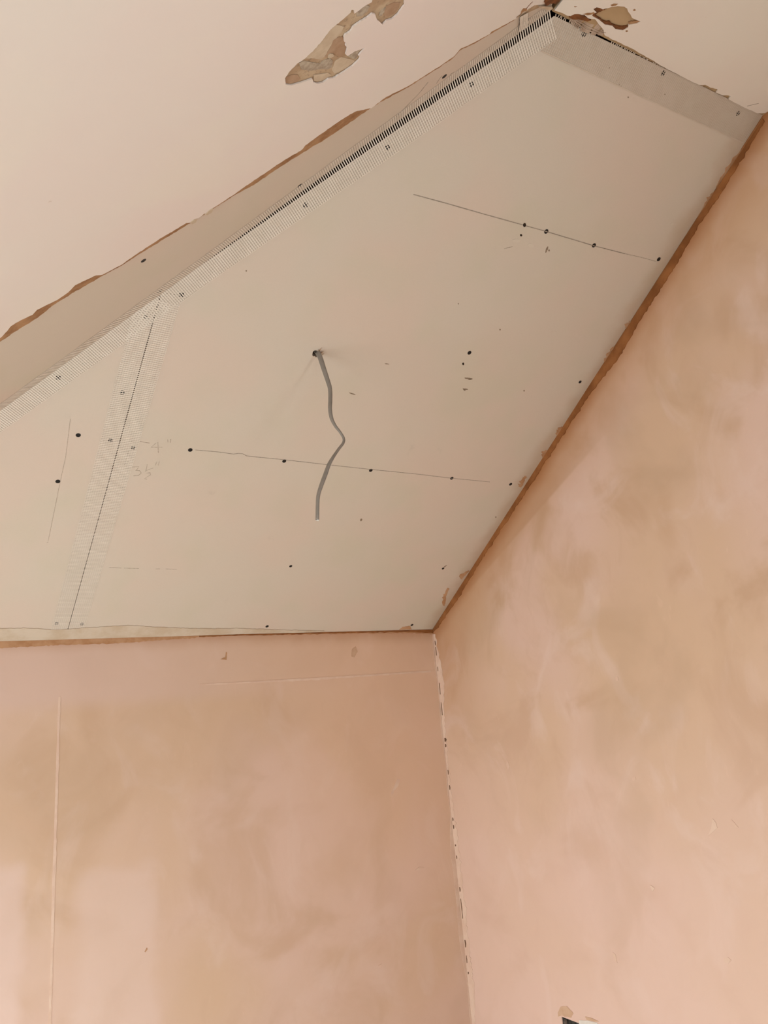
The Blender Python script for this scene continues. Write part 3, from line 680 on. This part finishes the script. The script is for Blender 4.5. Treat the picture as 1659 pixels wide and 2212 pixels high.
# loose dirty scrap of tape hanging from the hole beside the peak
q0 = hit(1232, 36, SLOPE.o, SLOPE.n); q1 = hit(1302, 72, SLOPE.o, SLOPE.n); dd = (q1 - q0); n_ = 22; ds = []
for i in range(n_):
    t = (i + 0.5) / n_; base_ = q0 + dd * t
    wid = 0.004 + 0.020 * math.sin(math.pi * min(1, t * 0.9 + 0.12)) ** 0.7
    up_ = (-sdn * wid * 0.55 + SLOPE.n * 0.006)
    c1 = base_ + SLOPE.n * 0.0022; c0 = c1 + sdn * wid * 0.45
    if 0.30 < t < 0.36 or 0.62 < t < 0.66 or 0.82 < t < 0.86: continue
    ds.append(ribbon([c0, c1, c1 + up_], [SLOPE.n] * 3, dd.normalized(), dd.length / n_ * (0.75 if t < 0.4 else 0.97)))
for o_ in (-0.3, 0.1, 0.4):
    ds.append(ribbon([q0 + sdn * 0.004 * o_ + SLOPE.n * 0.0026, q0 + dd * 0.5 + sdn * 0.016 * o_ + SLOPE.n * 0.003, q1 + sdn * 0.006 * o_ + SLOPE.n * 0.003], [SLOPE.n] * 3, sdn, 0.002))
t4 = link('scrim_tape', *join(ds), 'scrim_dirty')
tag(t4, 'torn dirty scrap of mesh tape beside the brown hole near the peak', 'joint tape', 'mesh tapes over board joints')
# dark open pocket with reddish undercoat behind the scrap
slab('undercoat', FLAT, P(FLAT, rough([(1228, 33), (1240, 27), (1252, 27), (1264, 32), (1276, 40), (1268, 42), (1250, 38), (1236, 38)], 0.8, 3, True, 2.0, 0.3)), 'undercoat_dark', top=SK + 0.0006, bottom=0.0002, parent=ceil)

# ------------------------------------------------------------------ plaster worked into the edges (parts of the walls)
def edge_strip(name, plane, a_px, width_px, amp, mat, parent, top, seed, step=5):
    """ragged strip of plaster: a_px is its upper edge, width_px how far it reaches (x, y) at each point"""
    low = [(a_px[i][0] + width_px[i][0], a_px[i][1] + width_px[i][1]) for i in range(len(a_px))]
    poly = rough(a_px, amp * 0.35, step, seed=seed) + list(reversed(rough(low, amp, step, seed=seed + 3)))
    return slab(name, plane, P(plane, poly), mat, top=top, bottom=-0.0002, parent=parent)
rw = [(1648, 256), (1600, 330), (1548, 408), (1500, 482), (1440, 575), (1380, 668), (1320, 762), (1260, 850), (1200, 945), (1140, 1038), (1080, 1132), (1020, 1226), (975, 1296), (942, 1350), (935, 1361)]
rw = [(x_ + 0.5, y_ + 1) for x_, y_ in rw]
edge_strip('filler_strip', RIGHT, rw, [(3, 6), (8, 4), (12, 5), (9, 5), (14, 6), (13, 6), (18, 8), (11, 5), (9, 5), (9, 5), (7, 4), (6, 4), (9, 4), (4, 4), (1, 3)], 3.0, 'wet_filler', wall_right, 0.0022, 1.0)
# the same filler smeared on to the boards here and there
for i, seg in enumerate(([(1604, 322), (1582, 350), (1563, 380), (1548, 406)], [(1548, 408), (1530, 434), (1508, 468)], [(1362, 694), (1352, 708)], [(1328, 748), (1316, 766), (1306, 782)], [(1214, 922), (1202, 940)], [(1180, 972), (1172, 988)],
                         [(1135, 1028), (1127, 1046), (1122, 1052)], [(1012, 1232), (998, 1246), (996, 1250)], [(968, 1270), (961, 1290), (958, 1308)])):
    rnd = random.Random(i + 11); a_, b_ = seg[0], seg[-1]; up_, dn2 = [], []
    for k in range(13):
        t = k / 12; f_ = t * (len(seg) - 1); j = min(int(f_), len(seg) - 2); f_ -= j
        x_ = seg[j][0] + (seg[j + 1][0] - seg[j][0]) * f_; y_ = seg[j][1] + (seg[j + 1][1] - seg[j][1]) * f_
        w_ = math.sin(math.pi * (0.08 + 0.84 * t)) * rnd.uniform(2.0, 7.5)
        up_.append((x_ - w_, y_ - w_ * 0.45)); dn2.append((x_ + rnd.uniform(1, 3), y_ + rnd.uniform(0.5, 2)))
    blot('filler_smear', SLOPE, dn2 + list(reversed(up_)), 'filler_tan', wall_right, 0.0009, 0.6)
ev = [(0, 1385), (60, 1384), (120, 1382), (250, 1378), (400, 1374), (520, 1369), (640, 1367), (760, 1364), (880, 1361.5), (935, 1360.5)]
edge_strip('filler_strip', BACK, [(-40, 1386)] + ev, [(0, 16), (0, 15), (0, 13), (0, 12), (0, 12), (0, 5), (0, 3), (0, 4), (0, 5), (0, 6), (0, 9)], 2.0, 'filler_tan', wall_back, 0.0016, 7.0)
edge_strip('filler_strip', BACK, [(430, 1374), (520, 1370), (640, 1367.5), (760, 1364.5), (880, 1362), (935, 1361)], [(0, 2), (0, 3), (0, 3), (0, 3), (0, 3), (0, 7)], 1.4, 'wet_filler', wall_back, 0.0022, 9.0)
# pale lip of plaster dragged on to the lower edge of the boards
lip_up = [(-40, 1357), (0, 1357), (60, 1356), (120, 1360), (180, 1356), (280, 1350), (330, 1354), (420, 1357), (520, 1357), (640, 1361), (700, 1362)]
lip_dn = [(700, 1364), (640, 1366), (520, 1368), (400, 1373), (250, 1377), (120, 1381), (0, 1384), (-40, 1385)]
slab('plaster_lip', SLOPE, P(SLOPE, rough(lip_up, 1.2, 5, seed=4) + lip_dn), 'plaster_lip', top=0.0016, bottom=0.0002, parent=wall_back)
blot('filler_smear', SLOPE, [(862, 1360), (870, 1354), (886, 1352), (889, 1359)], 'filler_tan', wall_back, 0.001, 0.8)
# ridges left by the trowel
edge_strip('plaster_ridge', BACK, [(126, 1505), (122, 1620), (118, 1750), (113, 1900), (109, 2050), (104, 2230)], [(5, 0), (6, 0), (6, 0), (7, 0), (6, 0), (6, 0)], 1.6, 'ridge_plaster', wall_back, 0.0006, 2.0, 8)
edge_strip('plaster_ridge', BACK, [(430, 1478), (560, 1471), (680, 1464), (800, 1457), (930, 1448)], [(0, 2), (0, 4), (0, 5), (0, 4), (0, 4)], 1.8, 'ridge_plaster', wall_back, 0.0006, 5.0, 8)
# corner between the walls: pale plaster bead on both sides with a broken crack
cl = [(936, 1370), (941, 1420), (944, 1470), (949, 1520), (955, 1580), (959, 1620), (963, 1660), (968, 1710), (972, 1760), (979, 1810), (986, 1850), (992, 1900), (995, 1950), (1000, 2010), (1006, 2070), (1013, 2130), (1019, 2190), (1023, 2235)]
hw = [4, 9, 13, 8, 5, 6, 4, 5, 7, 9, 9, 10, 11, 10, 10, 13, 8, 7]
cline = [(935 + 0.0998 * (y_ - 1360) * 1.0, y_) for _, y_ in cl]
edge_strip('corner_bead', RIGHT, cline, [(w_, 0) for w_ in hw], 3.5, 'ridge_plaster', wall_right, 0.0009, 3.0, 6)
edge_strip('corner_bead', BACK, [(x_ - 2 - 2 * (i % 3 == 1) - (6 if 8 < i < 15 else 0), y_) for i, (x_, y_) in enumerate(cline)], [(2 + 2 * (i % 3 == 1) + (6 if 8 < i < 15 else 0), 0) for i in range(len(cline))], 2.0, 'ridge_plaster', wall_back, 0.0007, 8.0, 6)
for y1, y2, w_ in ((1384, 1394, 1.6), (1398, 1416, 1.2), (1440, 1450, 1.0), (1475, 1500, 1.4), (1517, 1545, 1.2), (1594, 1602, 3.6), (1607, 1614, 2.4), (1663, 1673, 1.8), (1696, 1706, 1.8), (1766, 1773, 2.0), (1782, 1790, 1.8), (1824, 1828, 2.0), (1848, 1855, 1.4), (1916, 1926, 2.0), (1941, 1984, 1.4), (2030, 2046, 2.4), (2064, 2080, 1.2), (2099, 2104, 2.0)):
    f_ = lambda y_: 935 + 0.0998 * (y_ - 1360) + 2.5
    edge_strip('crack', RIGHT, [(f_(y1), y1), (f_((y1 + y2) / 2), (y1 + y2) / 2), (f_(y2), y2)], [(w_ * 0.6, 0), (w_, 0), (w_ * 0.6, 0)], 0.3, 'crack_dark', wall_right, 0.0019, y1 * 0.1, 3)
# flakes and trowel nicks on the walls
def fleck(plane, parent, pts, mat='ridge_plaster', amp=0.8): slab('plaster_fleck', plane, P(plane, rough(pts, amp, 3, True, pts[0][0] * 0.07, 0.25)), mat, top=0.0008, bottom=-0.0002, parent=parent)
fleck(BACK, wall_back, [(859, 1682), (864, 1684), (860, 1698), (852, 1708), (846, 1722), (845, 1712), (852, 1698)])
fleck(BACK, wall_back, [(896, 1880), (905, 1873), (916, 1874), (908, 1880)]); fleck(BACK, wall_back, [(817, 2086), (824, 2082), (822, 2090)])
fleck(BACK, wall_back, [(312, 2056), (317, 2047), (318, 2050), (314, 2057)], 'filler_tan'); fleck(BACK, wall_back, [(476, 1424), (486, 1420), (488, 1408), (490, 1410), (489, 1426)], 'filler_tan')
fleck(BACK, wall_back, [(760, 1402), (768, 1396), (772, 1408), (766, 1420), (759, 1418)], 'damp_plaster')
fleck(RIGHT, wall_right, [(1540, 1768), (1546, 1776), (1550, 1788), (1541, 1796), (1530, 1806), (1536, 1790)]); fleck(RIGHT, wall_right, [(1580, 1770), (1596, 1788), (1590, 1790)])
fleck(RIGHT, wall_right, [(1404, 1912), (1415, 1918), (1410, 1926)]); fleck(RIGHT, wall_right, [(1323, 2056), (1330, 2062), (1334, 2080), (1328, 2074)])
fleck(RIGHT, wall_right, [(1095, 1640), (1101, 1655), (1098, 1664), (1094, 1652)]); fleck(RIGHT, wall_right, [(1564, 2072), (1572, 2067), (1580, 2074), (1573, 2081), (1566, 2079)])
fleck(RIGHT, wall_right, [(1366, 1680), (1372, 1678), (1374, 1685), (1367, 1687)]); fleck(RIGHT, wall_right, [(1330, 1463), (1335, 1462), (1336, 1470), (1331, 1471)])

# ------------------------------------------------------------------ socket box in the right-hand wall
bb = empty('back_box', Vector((X0 + 0.03, (bx0 + bx1) / 2, BZ1)))
tag(bb, 'dark metal socket box let into the plaster at the lower right', 'socket box')
ya, yb = min(bx0, bx1), max(bx0, bx1); D_ = 0.045; th = 0.0015
box('box_back', (X0 + D_ - th, ya + th, BZ1), (X0 + D_, yb - th, bz0 - th), 'galvanised', bb)
box('box_side', (X0 + 0.002, ya, BZ1), (X0 + D_, ya + th, bz0 - th), 'knockout_dark', bb)
box('box_side', (X0 + 0.002, yb - th, BZ1), (X0 + D_, yb, bz0 - th), 'galvanised', bb)
box('box_top', (X0 + 0.002, ya, bz0 - th), (X0 + D_, yb, bz0), 'knockout_dark', bb)
box('box_bottom', (X0 + 0.002, ya, BZ1 - th), (X0 + D_, yb, BZ1), 'galvanised', bb)
box('fixing_lug', (X0 + 0.004, yb - 0.012, bz0 - 0.016), (X0 + 0.006, yb - th, bz0 - 0.004), 'galvanised', bb)
fleck(RIGHT, wall_right, [(1251, 2204), (1268, 2204), (1290, 2209), (1296, 2222), (1252, 2222)], 'white_bonding', 0.8)
fleck(RIGHT, wall_right, [(1206, 2184), (1212, 2174), (1224, 2173), (1232, 2180), (1238, 2190), (1234, 2198), (1226, 2197), (1214, 2194), (1206, 2196)], 'damp_plaster', 1.2)
fleck(RIGHT, wall_right, [(1264, 2196), (1276, 2198), (1294, 2206), (1290, 2207), (1268, 2203)], 'damp_plaster', 0.8)

# ------------------------------------------------------------------ the cable
hole_p = hit(HOLE[0], HOLE[1], SLOPE.o, SLOPE.n)
cab_px = [(687, 763, 11), (692.5, 775, 11), (699.7, 797.6, 10), (707.8, 822, 9.3), (712.9, 840, 8.6), (713.5, 862.7, 8.2), (713, 883, 8), (716, 903, 7.2), (724, 919.6, 6.2), (735, 934, 5.8), (742.4, 947, 5.7), (741.3, 957, 5.8), (732, 969.5, 6.0), (720, 986.8, 6.4), (710.8, 1003, 7.7), (702.7, 1025, 8.6), (693.5, 1050, 8.2), (687.5, 1070, 7.6), (686, 1092.5, 7.4), (685.4, 1123, 7.7)]
cable = empty('electric_cable', hole_p)
tag(cable, 'grey flat electric cable with a kink hanging from a torn hole', 'cable')
pts = [hole_p - SLOPE.n * 0.05 - Vector((0.006, 0, 0)), hole_p - SLOPE.n * 0.012]; wid = [11, 11]
for i, (x_, y_, w_) in enumerate(cab_px):
    t = i / (len(cab_px) - 1)
    yy = hole_p.y - 0.004 - 0.030 * math.sin(math.pi * min(1, t * 1.0)) - 0.012 * t
    r = wray(x_, y_); pts.append(CAM + r * (yy / r.y)); wid.append(w_)
# Catmull-Rom resampling
def cr(p, t):
    n_ = len(p); i = min(int(t), n_ - 2); f_ = t - i
    a, b, c_, d_ = p[max(i - 1, 0)], p[i], p[i + 1], p[min(i + 2, n_ - 1)]
    return 0.5 * ((2 * b) + (c_ - a) * f_ + (2 * a - 5 * b + 4 * c_ - d_) * f_ ** 2 + (3 * b - a - 3 * c_ + d_) * f_ ** 3)
NS = 120; path = [cr(pts, i * (len(pts) - 1) / NS) for i in range(NS + 1)]
wpath = [cr(wid, i * (len(pts) - 1) / NS) for i in range(NS + 1)]
A_, B_ = 0.0051, 0.0026                          # half axes of the flat sheath
V, Fc = [], []; NR = 18; frames = []
fwd = -_b
for i, p in enumerate(path):
    tg = (path[min(i + 1, NS)] - path[max(i - 1, 0)]).normalized()
    view = (p - CAM).normalized(); side = tg.cross(view).normalized(); dep = tg.cross(side).normalized()
    dist = (p - CAM).dot(fwd); half = wpath[i] / 2 * dist / F
    c2 = max(0.0, min(1.0, (half * half - B_ * B_) / (A_ * A_ - B_ * B_))); th_ = math.acos(math.sqrt(c2))
    ax = side * math.cos(th_) + dep * math.sin(th_); bx_ = -side * math.sin(th_) + dep * math.cos(th_)
    frames.append((p, ax, bx_, tg))
    for k in range(NR):
        a = 2 * math.pi * k / NR; ca, sa = math.cos(a), math.sin(a)
        sx_ = math.copysign(abs(ca) ** 0.7, ca); sy_ = math.copysign(abs(sa) ** 0.8, sa)
        V.append(p + ax * A_ * sx_ + bx_ * B_ * sy_)
for i in range(NS):
    for k in range(NR):
        a, b = i * NR + k, i * NR + (k + 1) % NR; Fc.append((a, b, b + NR, a + NR))
Fc.append(tuple(reversed(range(NR)))); Fc.append(tuple(NS * NR + k for k in range(NR)))
link('sheath', V, Fc, 'cable_grey', cable, True)
p, ax, bx_, tg = frames[-1]
for o_, mat_, r_ in ((-0.0028, 'core_white', 0.0015), (0.0, 'copper', 0.0008), (0.0028, 'core_white', 0.0015)):
    V, Fc = [], []
    for q in (p - tg * 0.004, p + tg * (0.0022 if o_ > 0 else 0.0012)):
        for k in range(8): a = 2 * math.pi * k / 8; V.append(q + ax * (o_ + r_ * math.cos(a)) + bx_ * r_ * math.sin(a))
    Fc = [(k, (k + 1) % 8, 8 + (k + 1) % 8, 8 + k) for k in range(8)] + [tuple(range(8)), tuple(range(8, 16))]
    link('conductor', V, Fc, mat_, cable)
# shreds of torn paper around the cable hole
def shred(pts_px, rise, width, mat):
    uv = P(SLOPE, pts_px); V, Fc = [], []; n_ = len(uv)
    for i, q in enumerate(uv):
        a = uv[max(0, i - 1)]; b = uv[min(n_ - 1, i + 1)]; dx, dy = b[0] - a[0], b[1] - a[1]; l = math.hypot(dx, dy) or 1
        w_ = width * (1 - 0.85 * i / (n_ - 1)) / 2; off = 0.0004 + rise * (i / (n_ - 1))
        for sg in (1, -1):
            for th_ in (0, 0.0004): V.append(SLOPE.w((q[0] - dy / l * w_ * sg, q[1] + dx / l * w_ * sg), off + th_))
    for i in range(n_ - 1):
        a, b = i * 4, i * 4 + 4; Fc += [(a, a + 2, b + 2, b), (a + 1, b + 1, b + 3, a + 3), (a, b, b + 1, a + 1), (a + 2, a + 3, b + 3, b + 2)]
    Fc += [(0, 1, 3, 2), (4 * n_ - 4, 4 * n_ - 2, 4 * n_ - 1, 4 * n_ - 3)]
    link('paper_shred', V, Fc, mat, board_main)
for pl, rise, w_, mt in (([(690, 757), (691, 752), (693, 747)], 0.006, 0.0016, 'undercoat_brown'), ([(682, 763), (682, 758), (680, 757), (678, 760)], 0.004, 0.0016, 'hole_dark'), ([(692, 764), (693, 759), (692, 757)], 0.005, 0.0024, 'undercoat_dark'),
                         ([(694, 764), (696, 759), (698, 756)], 0.004, 0.003, 'torn_paper_pale'), ([(695, 767), (697, 764), (699, 762)], 0.003, 0.0024, 'torn_paper'), ([(679, 768), (677, 765), (676, 764)], 0.003, 0.0016, 'hole_dark'), ([(686, 758), (687, 756), (688, 758)], 0.002, 0.004, 'torn_paper_pale')):
    shred(pl, rise, w_, mt)
